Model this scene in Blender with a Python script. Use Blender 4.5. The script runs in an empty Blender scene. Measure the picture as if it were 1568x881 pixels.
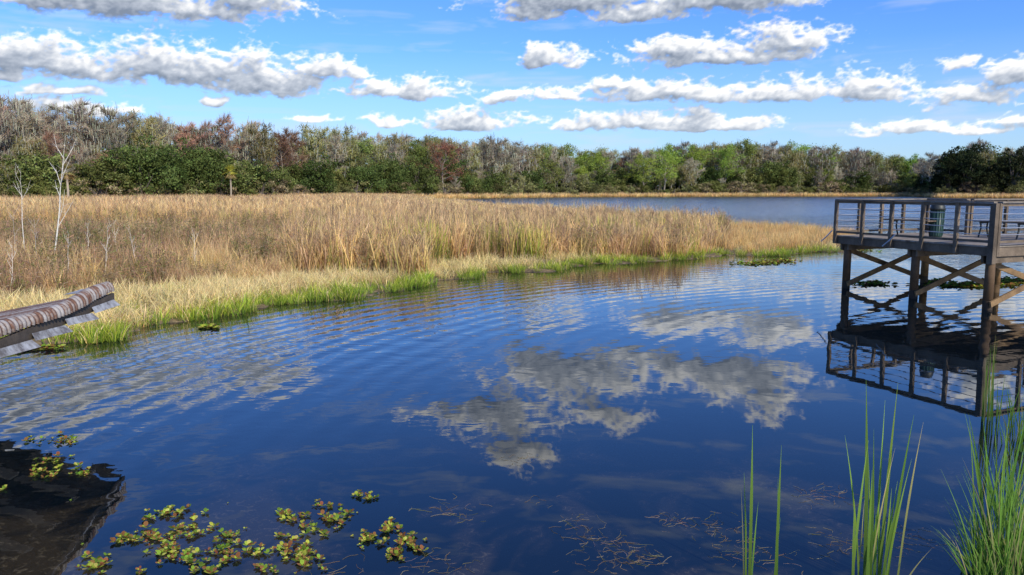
import bpy, math, random
import numpy as np
from mathutils import Vector
random.seed(7); np.random.seed(7)
S=bpy.context.scene
S.view_settings.view_transform='Standard'
try: S.view_settings.look='None'
except Exception: pass
S.view_settings.exposure=0
COL=S.collection
H=2.9; FP=1184.0; CX=784.0; CY=440.5
P=math.radians(7.29); cp,sp=math.cos(P),math.sin(P)
def pdir(x,y):
    u=(x-CX)/FP; v=(CY-y)/FP
    return (u,cp+v*sp,-sp+v*cp)
def W(x,y,z=0.0):
    d=pdir(x,y); t=(z-H)/d[2]
    return (d[0]*t,d[1]*t)
def at(x,Y):
    d=pdir(x,289); return (d[0]/d[1]*Y,Y)

# ---------------- camera
cam=bpy.data.cameras.new("camera"); co=bpy.data.objects.new("camera",cam); COL.objects.link(co)
co.location=(0,0,H); co.rotation_euler=(math.pi/2-P,0,0)
cam.sensor_width=36; cam.lens=36*FP/1568; cam.clip_end=8000; cam.clip_start=0.05
S.camera=co

# ---------------- node helpers
def newmat(name):
    m=bpy.data.materials.new(name); m.use_nodes=True
    nt=m.node_tree
    for n in list(nt.nodes): nt.nodes.remove(n)
    out=nt.nodes.new('ShaderNodeOutputMaterial')
    return m,nt,out
def N(nt,t,**k):
    n=nt.nodes.new(t)
    for a,b in k.items(): setattr(n,a,b)
    return n
def L(nt,a,b): nt.links.new(a,b)
def math_(nt,op,a,b=None,c=None,clamp=False):
    n=nt.nodes.new('ShaderNodeMath'); n.operation=op; n.use_clamp=clamp
    for i,v in enumerate((a,b,c)):
        if v is None: continue
        if isinstance(v,(int,float)): n.inputs[i].default_value=v
        else: nt.links.new(v,n.inputs[i])
    return n.outputs[0]
def vmath(nt,op,a,b=None,c=None):
    n=nt.nodes.new('ShaderNodeVectorMath'); n.operation=op
    for i,v in enumerate((a,b,c)):
        if v is None: continue
        if isinstance(v,(tuple,list)): n.inputs[i].default_value=v
        else: nt.links.new(v,n.inputs[i])
    return n.outputs['Value'] if op in('LENGTH','DOT_PRODUCT') else n.outputs[0]
def mixc(nt,f,a,b,bt='MIX'):
    n=nt.nodes.new('ShaderNodeMix'); n.data_type='RGBA'; n.blend_type=bt
    for i,v in ((0,f),(6,a),(7,b)):
        if isinstance(v,(int,float)): n.inputs[i].default_value=v
        elif isinstance(v,(tuple,list)): n.inputs[i].default_value=(v[0],v[1],v[2],1)
        else: nt.links.new(v,n.inputs[i])
    return n.outputs[2]
def mrange(nt,v,a,b,c=0,d=1,smooth=False):
    n=nt.nodes.new('ShaderNodeMapRange'); n.inputs[1].default_value=a;n.inputs[2].default_value=b
    n.inputs[3].default_value=c;n.inputs[4].default_value=d; n.clamp=True
    if smooth: n.interpolation_type='SMOOTHSTEP'
    nt.links.new(v,n.inputs[0]); return n.outputs[0]
def noise(nt,vec,scale,detail=3,rough=.5,dist=0,dim='3D'):
    n=nt.nodes.new('ShaderNodeTexNoise'); n.noise_dimensions=dim; n.inputs['Scale'].default_value=scale
    n.inputs['Detail'].default_value=detail; n.inputs['Roughness'].default_value=rough
    n.inputs['Distortion'].default_value=dist
    nt.links.new(vec,n.inputs['Vector']); return n

# ---------------- world
SUN=Vector((0.56,-0.83,0)).normalized(); SEL=math.radians(33)
w=bpy.data.worlds.new("World"); S.world=w; w.use_nodes=True
nt=w.node_tree
for n in list(nt.nodes): nt.nodes.remove(n)
tc=N(nt,'ShaderNodeTexCoord')
sx=N(nt,'ShaderNodeSeparateXYZ'); L(nt,tc.outputs['Generated'],sx.inputs[0])
sky=N(nt,'ShaderNodeTexSky'); sky.sky_type='NISHITA'; sky.sun_disc=False
sky.sun_elevation=SEL; sky.sun_rotation=math.atan2(SUN.x,SUN.y)
sky.air_density=1.0; sky.dust_density=.3; sky.ozone_density=2.0
hs=N(nt,'ShaderNodeHueSaturation'); hs.inputs['Saturation'].default_value=1.15; L(nt,sky.outputs[0],hs.inputs['Color'])
skyc=vmath(nt,'MULTIPLY',hs.outputs[0],(.58,.86,1.46))
skyc=mixc(nt,mrange(nt,sx.outputs[2],0,.17,.66,0),skyc,(3.9,5.2,6.3))
bg=N(nt,'ShaderNodeBackground'); bg.inputs[1].default_value=.135; L(nt,skyc,bg.inputs[0])
wo=N(nt,'ShaderNodeOutputWorld'); L(nt,bg.outputs[0],wo.inputs[0])
sl=bpy.data.lights.new("sun",'SUN'); sl.energy=5.0; sl.angle=math.radians(.5); sl.color=(1,.91,.75)
so=bpy.data.objects.new("sun",sl); COL.objects.link(so)
sd3=Vector((SUN.x*math.cos(SEL),SUN.y*math.cos(SEL),math.sin(SEL)))
so.rotation_euler=sd3.to_track_quat('Z','Y').to_euler(); so.location=(40,-30,40)

# ---------------- clouds : a curved sheet 4.5 km away, glowing, with sun and shade painted in its colours
def ell(x,y,rx,ry,refl=False):
    d=pdir(x,y); az=math.atan2(d[0],d[1]); el=math.atan2(d[2],math.hypot(d[0],d[1]))
    if refl: el=-el
    d2=pdir(x+rx,y); az2=math.atan2(d2[0],d2[1])
    return (az,el,abs(az2-az),ry/FP)
E=[ell(*a) for a in [(80,84,200,32),(270,92,170,38),(400,112,140,32),(500,98,60,18),(-110,80,130,34),(20,72,80,24),
 (620,134,105,19),(575,128,40,13),(775,143,54,16),(862,142,40,12),(845,82,50,20),(872,96,28,11),
 (1110,76,175,25),(1200,52,88,24),(1050,68,110,16),(1030,138,170,20),(1190,136,100,20),(1330,126,82,28),(1490,142,85,19),(940,126,55,12),
 (720,181,88,18),(690,190,50,9),(900,184,85,15),(1010,182,150,19),(1110,188,85,12),(590,182,36,10),(480,181,52,9),(810,14,60,16),(980,10,110,24),(1070,-10,120,22),
 (240,4,220,18),(90,-6,160,18),(1462,101,34,11),(1555,102,50,18),(1420,194,170,11),(1560,180,60,10),(80,136,90,9),(120,160,100,12),(6,107,24,12),(325,154,22,7),(1680,140,110,20),(1800,70,90,22),(-260,140,120,14)]]
E+=[ell(*a,refl=True) for a in [(880,585,160,46),(760,645,125,38),(800,700,55,26),(1120,580,135,36),(1180,622,65,28),(930,640,60,20),
 (200,585,270,44),(60,630,120,36),(400,578,95,34),(-120,600,130,40),(1500,600,80,26)]]
G_=np.random.RandomState(3)
ang=G_.uniform(0,2*np.pi,(256,256)); gxa,gya=np.cos(ang),np.sin(ang)
def perlin(x,y):
    xi=np.floor(x).astype(int);yi=np.floor(y).astype(int);xf=x-xi;yf=y-yi
    u=xf*xf*xf*(xf*(xf*6-15)+10);v=yf*yf*yf*(yf*(yf*6-15)+10)
    def gr(ix,iy,dx,dy):
        ix=ix&255;iy=iy&255; return gxa[ix,iy]*dx+gya[ix,iy]*dy
    a=gr(xi,yi,xf,yf);b=gr(xi+1,yi,xf-1,yf);c=gr(xi,yi+1,xf,yf-1);d=gr(xi+1,yi+1,xf-1,yf-1)
    return ((a*(1-u)+b*u)*(1-v)+(c*(1-u)+d*u)*v)*1.5
def fbm(x,y,o,rough=.5,bil=False):
    s=0;a=1;t=0
    for k in range(o):
        ca,sa=math.cos(k*.9),math.sin(k*.9)
        n=perlin((x*ca-y*sa)*2**k+k*17.3,(x*sa+y*ca)*2**k+k*5.1)
        if bil: n=1-2*np.abs(n)*1.3
        s=s+a*n;t+=a;a*=rough
    return s/t
azs=np.linspace(math.radians(-52),math.radians(52),1500); els=np.linspace(math.radians(.4),math.radians(32),470)
AZ,EL=np.meshgrid(azs,els,indexing='ij')
sx_,sy_=AZ,EL*1.8
wx=AZ+.030*fbm(sx_*18,sy_*18,3); wy=EL+.009*fbm(sx_*18+40,sy_*18+9,3)
mn=np.full(AZ.shape,9.0)
for (az,el,rx,ry) in E:
    dx=(wx-az)/rx; dy=(wy-(el-ry*.5))/(ry*1.36); dy=np.where(dy<0,-2.8*dy,dy)
    q=np.sqrt(dx*dx+dy*dy); k=.15; h=np.clip(.5+.5*(mn-q)/k,0,1); mn=mn*(1-h)+q*h-k*h*(1-h)
big=fbm(sx_*24,sy_*24,3,.5); bil=fbm(sx_*46+3,sy_*46+8,5,.55,True); fine=fbm(sx_*150,sy_*150,3,.6)
D=.96-mn+.50*big+.48*(bil-.15)+.10*fine
D=np.where(mn>1.6,-1,D)
Dc=np.clip(D,0,1.4)
occ=np.zeros_like(D)
for k in range(1,15):
    si=int(round(k*.9)); sj=int(round(k*1.5)); sh=np.zeros_like(D); sh[:-si if si else None,:-sj]=Dc[si:,sj:]; occ+=sh
lit=np.exp(-occ*.135)
rel=np.zeros_like(D); rel[:-3,:-5]=D[:-3,:-5]-D[3:,5:]
lit=np.clip(lit*.98+.42*rel+.0,0,1)
alpha=np.clip((D-.0)/.50,0,1); alpha=alpha*alpha*(3-2*alpha)
ci=fbm(AZ*5+.6*fbm(AZ*6,EL*20,3)+2,EL*34+5,5,.6); ca_=np.clip((ci-.08)/.5,0,1)*.55
low=np.clip((EL-.01)/.05,0,1)
alpha=alpha*(.40+.58*low); at_=np.maximum(alpha,ca_*low)
dark=np.array([.19,.23,.30]);mid=np.array([.46,.50,.57]);wh=np.array([1.0,.985,.96])
t1=np.clip(lit/.45,0,1)[...,None]; t2=np.clip((lit-.45)/.5,0,1)[...,None]
colr=dark*(1-t1)+mid*t1; colr=colr*(1-t2)+wh*t2
fz=(.42*np.exp(-EL/.06))[...,None]; colr=colr*(1-fz)+np.array([.55,.64,.76])*fz
mixw=(alpha/(at_+1e-6))[...,None]; colr=colr*mixw+np.array([.56,.63,.72])*(1-mixw)
RD=4500.0
Vx=RD*np.sin(AZ)*np.cos(EL);Vy=RD*np.cos(AZ)*np.cos(EL);Vz=H+RD*np.sin(EL)
Vv=np.stack([Vx,Vy,Vz],-1).reshape(-1,3)
idn=np.arange(AZ.size).reshape(AZ.shape)
a=at_>.012; keep=(a[:-1,:-1]|a[1:,:-1]|a[:-1,1:]|a[1:,1:])
F4=np.stack([idn[:-1,:-1],idn[1:,:-1],idn[1:,1:],idn[:-1,1:]],-1)[keep]
used=np.unique(F4); rm=np.zeros(AZ.size,int); rm[used]=np.arange(len(used)); F4=rm[F4]; Vv=Vv[used]
me=bpy.data.meshes.new("clouds"); nf_=len(F4)
me.vertices.add(len(Vv)); me.vertices.foreach_set('co',Vv.astype(np.float32).ravel())
me.loops.add(nf_*4); me.loops.foreach_set('vertex_index',F4.astype(np.int32).ravel())
me.polygons.add(nf_); me.polygons.foreach_set('loop_start',np.arange(0,nf_*4,4,dtype=np.int32))
try: me.polygons.foreach_set('loop_total',np.full(nf_,4,dtype=np.int32))
except Exception: pass
me.update(calc_edges=True)
ca=me.color_attributes.new(name='Col',type='FLOAT_COLOR',domain='POINT')
arr=np.concatenate([colr.reshape(-1,3)[used],at_.reshape(-1,1)[used]],1).astype(np.float32); ca.data.foreach_set('color',arr.ravel())
m,t,o=newmat("cloud_glow")
a_=N(t,'ShaderNodeAttribute',attribute_name='Col'); em=N(t,'ShaderNodeEmission'); tr=N(t,'ShaderNodeBsdfTransparent'); mx=N(t,'ShaderNodeMixShader')
L(t,a_.outputs['Color'],em.inputs[0]); L(t,a_.outputs['Alpha'],mx.inputs[0]); L(t,tr.outputs[0],mx.inputs[1]); L(t,em.outputs[0],mx.inputs[2]); L(t,mx.outputs[0],o.inputs[0])
em.inputs[1].default_value=1.22
try: m.cycles.emission_sampling='NONE'
except Exception as ex: print(ex)
me.materials.append(m); COL.objects.link(bpy.data.objects.new("clouds",me)); print("cloud faces",nf_)

# ---------------- mesh helpers
class M:
    def __init__(s): s.V=[];s.F=[];s.C=[]
    def quad(s,a,b,c,d,col,col2=None):
        i=len(s.V); s.V+= [a,b,c,d]; s.F.append((i,i+1,i+2,i+3)); col2=col2 or col; s.C+=[col,col,col2,col2]
    def tube(s,pts,rad,sides,col,cap=False):
        i0=len(s.V); n=len(pts)
        for k in range(n):
            p=Vector(pts[k]); a=Vector(pts[min(k+1,n-1)])-Vector(pts[max(k-1,0)])
            if a.length<1e-6: a=Vector((0,0,1))
            a.normalize(); r=Vector((1,0,0)) if abs(a.x)<.8 else Vector((0,1,0))
            u=a.cross(r).normalized(); v=a.cross(u)
            for j in range(sides):
                t=2*math.pi*j/sides; q=p+(u*math.cos(t)+v*math.sin(t))*rad[k]
                s.V.append(tuple(q)); s.C.append(col)
        for k in range(n-1):
            for j in range(sides):
                a=i0+k*sides+j; b=i0+k*sides+(j+1)%sides
                s.F.append((a,b,b+sides,a+sides))
        if cap:
            s.F.append(tuple(i0+j for j in range(sides))[::-1]); s.F.append(tuple(i0+(n-1)*sides+j for j in range(sides)))
    def beam(s,p1,p2,wd,ht,col=(.5,.5,.5)):
        p1=Vector(p1);p2=Vector(p2); a=(p2-p1).normalized()
        up=Vector((0,0,1)) if abs(a.z)<.95 else Vector((1,0,0))
        if abs(a.z)>=.95: up=UPV
        r=a.cross(up).normalized(); up=r.cross(a)
        i=len(s.V)
        for p in (p1,p2):
            for sx_,sz in ((-1,-1),(1,-1),(1,1),(-1,1)):
                s.V.append(tuple(p+r*wd/2*sx_+up*ht/2*sz)); s.C.append(col)
        for f in ((0,1,2,3),(7,6,5,4),(0,4,5,1),(1,5,6,2),(2,6,7,3),(3,7,4,0)): s.F.append(tuple(i+k for k in f))
    def blade(s,base,h,wd,ang,lean,bend,c0,c1,seg=3,face=None):
        dx,dy=math.cos(ang),math.sin(ang); fa=face if face is not None else random.uniform(0,math.pi)
        wx,wy=math.cos(fa),math.sin(fa); i=len(s.V)
        for k in range(seg+1):
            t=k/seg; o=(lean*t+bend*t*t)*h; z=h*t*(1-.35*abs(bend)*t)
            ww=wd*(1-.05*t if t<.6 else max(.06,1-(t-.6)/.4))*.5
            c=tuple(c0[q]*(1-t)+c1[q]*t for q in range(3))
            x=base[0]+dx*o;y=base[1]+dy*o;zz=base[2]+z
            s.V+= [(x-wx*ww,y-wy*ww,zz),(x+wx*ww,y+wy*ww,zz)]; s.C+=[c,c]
        for k in range(seg):
            a=i+2*k; s.F.append((a,a+1,a+3,a+2))
    def mesh(s,name,mat,smooth=False):
        me=bpy.data.meshes.new(name); me.from_pydata(s.V,[],s.F)
        at_=me.color_attributes.new(name='Col',type='FLOAT_COLOR',domain='POINT')
        arr=np.ones((len(s.V),4),dtype=np.float32); arr[:,:3]=np.array(s.C,dtype=np.float32).reshape(-1,3)
        at_.data.foreach_set('color',arr.ravel())
        me.materials.append(mat)
        if smooth: me.polygons.foreach_set('use_smooth',[True]*len(me.polygons))
        me.update(); return me
    def obj(s,name,mat,parent=None,smooth=False,link=True):
        o=bpy.data.objects.new(name,s.mesh(name,mat,smooth))
        if link: COL.objects.link(o)
        if parent: o.parent=parent
        return o
UPV=Vector((0,1,0))
def empty(name,loc=(0,0,0)):
    o=bpy.data.objects.new(name,None); COL.objects.link(o); return o
def vary(c,a=.15):
    k=random.uniform(1-a,1+a); return tuple(max(0,x*k*random.uniform(1-a*.4,1+a*.4)) for x in c)

# ---------------- materials
def leafmat(name,trans=.3,hv=.03,vv=.35):
    m,t,o=newmat(name)
    a=N(t,'ShaderNodeAttribute',attribute_name='Col'); oi=N(t,'ShaderNodeObjectInfo')
    h=N(t,'ShaderNodeHueSaturation'); L(t,a.outputs['Color'],h.inputs['Color'])
    L(t,mrange(t,oi.outputs['Random'],0,1,.5-hv,.5+hv),h.inputs['Hue'])
    wn=N(t,'ShaderNodeTexWhiteNoise',noise_dimensions='1D'); L(t,oi.outputs['Random'],wn.inputs['W'])
    L(t,mrange(t,wn.outputs['Value'],0,1,1-vv,1+vv),h.inputs['Value'])
    d=N(t,'ShaderNodeBsdfDiffuse'); tr=N(t,'ShaderNodeBsdfTranslucent'); mx=N(t,'ShaderNodeMixShader'); mx.inputs[0].default_value=trans
    L(t,h.outputs[0],d.inputs[0]); L(t,h.outputs[0],tr.inputs[0]); L(t,d.outputs[0],mx.inputs[1]); L(t,tr.outputs[0],mx.inputs[2])
    L(t,mx.outputs[0],o.inputs[0]); return m
MLEAF=leafmat("foliage",.25,.02,.25); MGRASS=leafmat("reed_blades",.42,.012,.22)
def pbr(name,fn,rough=.8,metal=0,bump=None):
    m,t,o=newmat(name); b=N(t,'ShaderNodeBsdfPrincipled'); b.inputs['Roughness'].default_value=rough; b.inputs['Metallic'].default_value=metal
    tcn=N(t,'ShaderNodeTexCoord'); c,hh=fn(t,tcn.outputs['Object'])
    L(t,c,b.inputs['Base Color'])
    if hh is not None:
        bp=N(t,'ShaderNodeBump'); bp.inputs['Strength'].default_value=.6; bp.inputs['Distance'].default_value=bump or .01
        L(t,hh,bp.inputs['Height']); L(t,bp.outputs[0],b.inputs['Normal'])
    L(t,b.outputs[0],o.inputs[0]); return m
def woodf(a,b,c=None):
    def f(t,v):
        n1=noise(t,v,3,5,.6); n2=noise(t,v,40,4,.7)
        at_=N(t,'ShaderNodeAttribute',attribute_name='Col')
        x=math_(t,'ADD',math_(t,'MULTIPLY',n1.outputs['Fac'],.6),math_(t,'MULTIPLY',n2.outputs['Fac'],.4))
        cc=mixc(t,mrange(t,x,.35,.65),a,b)
        cc=mixc(t,1.0,cc,at_.outputs['Color'],'MULTIPLY')
        return cc,n2.outputs['Fac']
    return f
MWOOD=pbr("weathered_wood",woodf((.055,.040,.026),(.19,.145,.10)),.85)
MDECK=pbr("weathered_deck_wood",woodf((.13,.105,.08),(.32,.28,.23)),.85)
MPILE=pbr("pier_pile_wood",woodf((.12,.07,.03),(.34,.21,.09)),.8)
MSTEEL=pbr("galvanised_steel",lambda t,v:(mixc(t,noise(t,v,20).outputs['Fac'],(.35,.36,.37),(.6,.6,.6)),None),.35,.6)
MDARK=pbr("dark_metal",lambda t,v:(mixc(t,noise(t,v,12).outputs['Fac'],(.015,.02,.018),(.05,.055,.05)),None),.5,.3)
MGREEN=pbr("green_plastic",lambda t,v:(mixc(t,noise(t,v,9).outputs['Fac'],(.012,.04,.035),(.02,.07,.06)),None),.5)
def rustf(t,v):
    a=N(t,'ShaderNodeAttribute',attribute_name='Col')
    n1=noise(t,v,4,6,.7); n2=noise(t,v,30,5,.7)
    x=math_(t,'ADD',math_(t,'MULTIPLY',n1.outputs['Fac'],.6),math_(t,'MULTIPLY',n2.outputs['Fac'],.4))
    sp_=N(t,'ShaderNodeSeparateColor'); L(t,a.outputs['Color'],sp_.inputs[0])
    x=math_(t,'ADD',x,math_(t,'MULTIPLY',math_(t,'SUBTRACT',sp_.outputs[0],.5),.42))
    r=N(t,'ShaderNodeValToRGB'); L(t,x,r.inputs[0]); cr=r.color_ramp
    cr.elements[0].position=.3; cr.elements[0].color=(.36,.34,.32,1); cr.elements[1].position=.72; cr.elements[1].color=(.045,.024,.017,1)
    e=cr.elements.new(.44); e.color=(.27,.23,.20,1); e=cr.elements.new(.52); e.color=(.17,.085,.05,1)
    return r.outputs[0],n2.outputs['Fac']
MRUST=pbr("rusty_corrugated_metal",rustf,.75,.1)

# ---------------- land shape
front=[(-70,6),(-25,11.0),(-14,12.9)]+[W(*p) for p in [(0,531),(80,524),(160,517),(240,503),(300,492),(360,484),(450,469),(540,455),(650,438),(750,424),(850,413),(940,405),(1000,400),(1100,394),(1180,391),(1250,388),(1330,382)]]
MP=front+[(19.0,40.0),(21,44),(21.2,50),(17.5,65),(10,95),(-6,140),(-22,190),(-27,245),(-220,245),(-220,6)]
TP=[(-500,110),(-250,115),(0,125),(200,140),(400,170),(600,215),(900,280),(1200,300),(1390,300),(1440,255),(1650,235),(2000,225),(2500,215)]
def tdist(px): return float(np.interp(px,[a for a,b in TP],[b for a,b in TP]))
tp=[at(px,tdist(px)) for px in np.arange(-500,2501,25)]
FPoly=tp+[(6000,300),(6000,6000),(-6000,6000),(-6000,100)]
def sdist(poly,X,Y):
    X=np.asarray(X,float);Y=np.asarray(Y,float)
    ins=np.zeros(X.shape,bool); dm=np.full(X.shape,1e9)
    n=len(poly)
    for i in range(n):
        x1,y1=poly[i];x2,y2=poly[(i+1)%n]
        dx,dy=x2-x1,y2-y1; l=dx*dx+dy*dy+1e-9
        t=np.clip(((X-x1)*dx+(Y-y1)*dy)/l,0,1)
        dm=np.minimum(dm,np.hypot(X-x1-t*dx,Y-y1-t*dy))
        c=((y1>Y)!=(y2>Y))
        xi=(x2-x1)*(Y-y1)/(y2-y1 if y2!=y1 else 1e-9)+x1
        ins^=(c&(X<xi))
    return np.where(ins,dm,-dm)
def wob(X,Y): return .35*np.sin(X*1.3+.7*np.sin(Y*.9))+.25*np.sin(Y*2.1+X*.6)+.15*np.sin(X*4.1-Y*3.3)
def msd(X,Y): return sdist(MP,X,Y)+wob(X,Y)
R=np.concatenate([[0.0],np.geomspace(1.0,5500,220)]); A=np.linspace(0,2*math.pi,480,endpoint=False)
RR,AA=np.meshgrid(R,A,indexing='ij'); GX=RR*np.cos(AA); GY=RR*np.sin(AA)
ms=msd(GX,GY); fs=sdist(FPoly,GX,GY)
land=np.maximum(ms,fs)
Z=np.where(land>0,.05+np.minimum(land*.02,.12),-.05-np.minimum(-land*.22,1.15))
Z=np.where(fs>2,Z+np.minimum((fs-2)*.01,.6),Z)
near=np.clip((11-np.hypot(GX-2,GY))/6,0,1)*(land<0); Z=Z*(1-near)+(-.38)*near
Z+=.03*np.sin(GX*1.7)*np.sin(GY*1.3)*(land<0)
me=bpy.data.meshes.new("ground"); nR,nA=RR.shape
V=np.stack([GX,GY,Z],-1).reshape(-1,3)
idx=np.arange(nR*nA).reshape(nR,nA); a=idx[:-1];b=idx[1:]
F=np.stack([a,b,np.roll(b,-1,1),np.roll(a,-1,1)],-1).reshape(-1,4)
me.from_pydata(V.tolist(),[],F.tolist()); me.update()
def groundf(t,v):
    n1=noise(t,v,.55,5,.62); n2=noise(t,v,8,5,.72)
    s_=N(t,'ShaderNodeSeparateXYZ'); L(t,v,s_.inputs[0])
    bed=mixc(t,mrange(t,n1.outputs['Fac'],.42,.60),(.014,.018,.014),(.15,.125,.075))
    bed=mixc(t,math_(t,'MULTIPLY',mrange(t,n2.outputs['Fac'],.50,.62),mrange(t,n1.outputs['Fac'],.42,.55)),bed,(.42,.34,.21))
    ld=mixc(t,mrange(t,n2.outputs['Fac'],.35,.65),(.07,.05,.025),(.24,.17,.075))
    return mixc(t,mrange(t,s_.outputs[2],-.05,.04),bed,ld),None
go_=bpy.data.objects.new("ground",me); COL.objects.link(go_); me.materials.append(pbr("marsh_mud",groundf,.95,0,.03))

# ---------------- water
m,t,o=newmat("lake_water")
try: m.use_transparent_shadow=True
except Exception: pass
tcn=N(t,'ShaderNodeTexCoord'); v=tcn.outputs['Object']; s_=N(t,'ShaderNodeSeparateXYZ'); L(t,v,s_.inputs[0])
wv=N(t,'ShaderNodeTexWave',wave_type='RINGS',rings_direction='SPHERICAL'); wv.inputs['Scale'].default_value=.62
wv.inputs['Distortion'].default_value=5.5; wv.inputs['Detail'].default_value=2; wv.inputs['Detail Scale'].default_value=.35
L(t,vmath(t,'SUBTRACT',v,(14.0,7.0,0)),wv.inputs['Vector'])
nz=noise(t,vmath(t,'MULTIPLY',v,(1,1.3,1)),1.5,2,.5,.4)
nf=noise(t,vmath(t,'MULTIPLY',v,(1,1.5,1)),5,1,.5,dim='2D')
patch=noise(t,v,.13,1,.5,dim='2D')
yy=s_.outputs[1]
mid=math_(t,'MULTIPLY',mrange(t,yy,7.5,16,.07,1,True),mrange(t,patch.outputs['Fac'],.35,.62,.26,1,True))
mid=math_(t,'ADD',mid,mrange(t,s_.outputs[0],-1.5,-6,0,.32,True))
lft=mrange(t,s_.outputs[0],-7,7,1.15,.40)
amp=math_(t,'MULTIPLY',mid,lft)
hsum=math_(t,'ADD',math_(t,'MULTIPLY',wv.outputs['Fac'],.0056),math_(t,'ADD',math_(t,'MULTIPLY',nz.outputs['Fac'],.013),math_(t,'MULTIPLY',nf.outputs['Fac'],.0018)))
shore=mrange(t,yy,17,32,1,2.0)
far=mrange(t,yy,38,75,0,1)
hfar=math_(t,'MULTIPLY',math_(t,'MULTIPLY',nz.outputs['Fac'],far),.13)
hh=math_(t,'ADD',math_(t,'MULTIPLY',math_(t,'MULTIPLY',hsum,amp),shore),hfar)
bp=N(t,'ShaderNodeBump'); bp.inputs['Strength'].default_value=1; bp.inputs['Distance'].default_value=1; L(t,hh,bp.inputs['Height'])
gl=N(t,'ShaderNodeBsdfGlossy'); L(t,mrange(t,yy,30,90,.010,.18),gl.inputs['Roughness']); L(t,bp.outputs[0],gl.inputs['Normal'])
gl.inputs[0].default_value=(.96,.98,1,1)
tr=N(t,'ShaderNodeBsdfTransparent'); tr.inputs[0].default_value=(.78,.77,.66,1)
# suspended silt and drifting weed in the shallow water by the viewing platform
mk1=noise(t,vmath(t,'ADD',v,(3.1,.7,0)),.8,4,.62,.5,dim='2D').outputs['Fac']; mk2=noise(t,v,11,5,.75,1.2,dim='2D').outputs['Fac']
shal=mrange(t,yy,4.8,9.5,1,.0,True)
pm=math_(t,'MULTIPLY',mrange(t,mk1,.46,.66,0,1,True),shal)
mcol=mixc(t,math_(t,'MULTIPLY',pm,.8),(.004,.009,.014),(.060,.048,.030))
mcol=mixc(t,math_(t,'MULTIPLY',math_(t,'MULTIPLY',mrange(t,mk2,.56,.68),pm),.85),mcol,(.19,.155,.095))
df=N(t,'ShaderNodeBsdfDiffuse'); L(t,mcol,df.inputs[0])
body=N(t,'ShaderNodeMixShader'); body.inputs[0].default_value=.65; L(t,tr.outputs[0],body.inputs[1]); L(t,df.outputs[0],body.inputs[2])
fr=N(t,'ShaderNodeFresnel'); fr.inputs[0].default_value=1.55; L(t,bp.outputs[0],fr.inputs['Normal'])
mx=N(t,'ShaderNodeMixShader'); L(t,fr.outputs[0],mx.inputs[0]); L(t,body.outputs[0],mx.inputs[1]); L(t,gl.outputs[0],mx.inputs[2]); L(t,mx.outputs[0],o.inputs[0])
wm=bpy.data.meshes.new("water"); q=5000; wm.from_pydata([(-q,-q,0),(q,-q,0),(q,q,0),(-q,q,0)],[],[(0,1,2,3)]); wm.materials.append(m)
COL.objects.link(bpy.data.objects.new("water",wm))

# ---------------- instancer
def instancer(name,protos,pts,rots,scls,idxs):
    col=bpy.data.collections.new(name+"_kinds")
    for p in protos: col.objects.link(p)
    me=bpy.data.meshes.new(name); me.from_pydata([tuple(p) for p in pts],[],[])
    a=me.attributes.new('rot','FLOAT_VECTOR','POINT'); a.data.foreach_set('vector',np.array(rots,np.float32).ravel())
    a=me.attributes.new('scl','FLOAT_VECTOR','POINT'); a.data.foreach_set('vector',np.array(scls,np.float32).ravel())
    a=me.attributes.new('idx','INT','POINT'); a.data.foreach_set('value',np.array(idxs,np.int32))
    ob=bpy.data.objects.new(name,me); COL.objects.link(ob)
    g=bpy.data.node_groups.new(name+"_scatter",'GeometryNodeTree')
    g.interface.new_socket("Geometry",in_out='INPUT',socket_type='NodeSocketGeometry')
    g.interface.new_socket("Geometry",in_out='OUTPUT',socket_type='NodeSocketGeometry')
    gi=g.nodes.new('NodeGroupInput');go=g.nodes.new('NodeGroupOutput')
    ip=g.nodes.new('GeometryNodeInstanceOnPoints'); ci=g.nodes.new('GeometryNodeCollectionInfo')
    ci.inputs['Collection'].default_value=col; ci.inputs['Separate Children'].default_value=True; ci.inputs['Reset Children'].default_value=True
    def na(n,tp_):
        x=g.nodes.new('GeometryNodeInputNamedAttribute'); x.data_type=tp_; x.inputs['Name'].default_value=n; return x.outputs['Attribute']
    er=g.nodes.new('FunctionNodeEulerToRotation')
    g.links.new(na('rot','FLOAT_VECTOR'),er.inputs[0])
    g.links.new(gi.outputs[0],ip.inputs['Points']); g.links.new(ci.outputs[0],ip.inputs['Instance'])
    ip.inputs['Pick Instance'].default_value=True
    g.links.new(na('idx','INT'),ip.inputs['Instance Index']); g.links.new(er.outputs[0],ip.inputs['Rotation']); g.links.new(na('scl','FLOAT_VECTOR'),ip.inputs['Scale'])
    g.links.new(ip.outputs[0],go.inputs[0])
    md=ob.modifiers.new("scatter",'NODES'); md.node_group=g
    return ob

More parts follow.
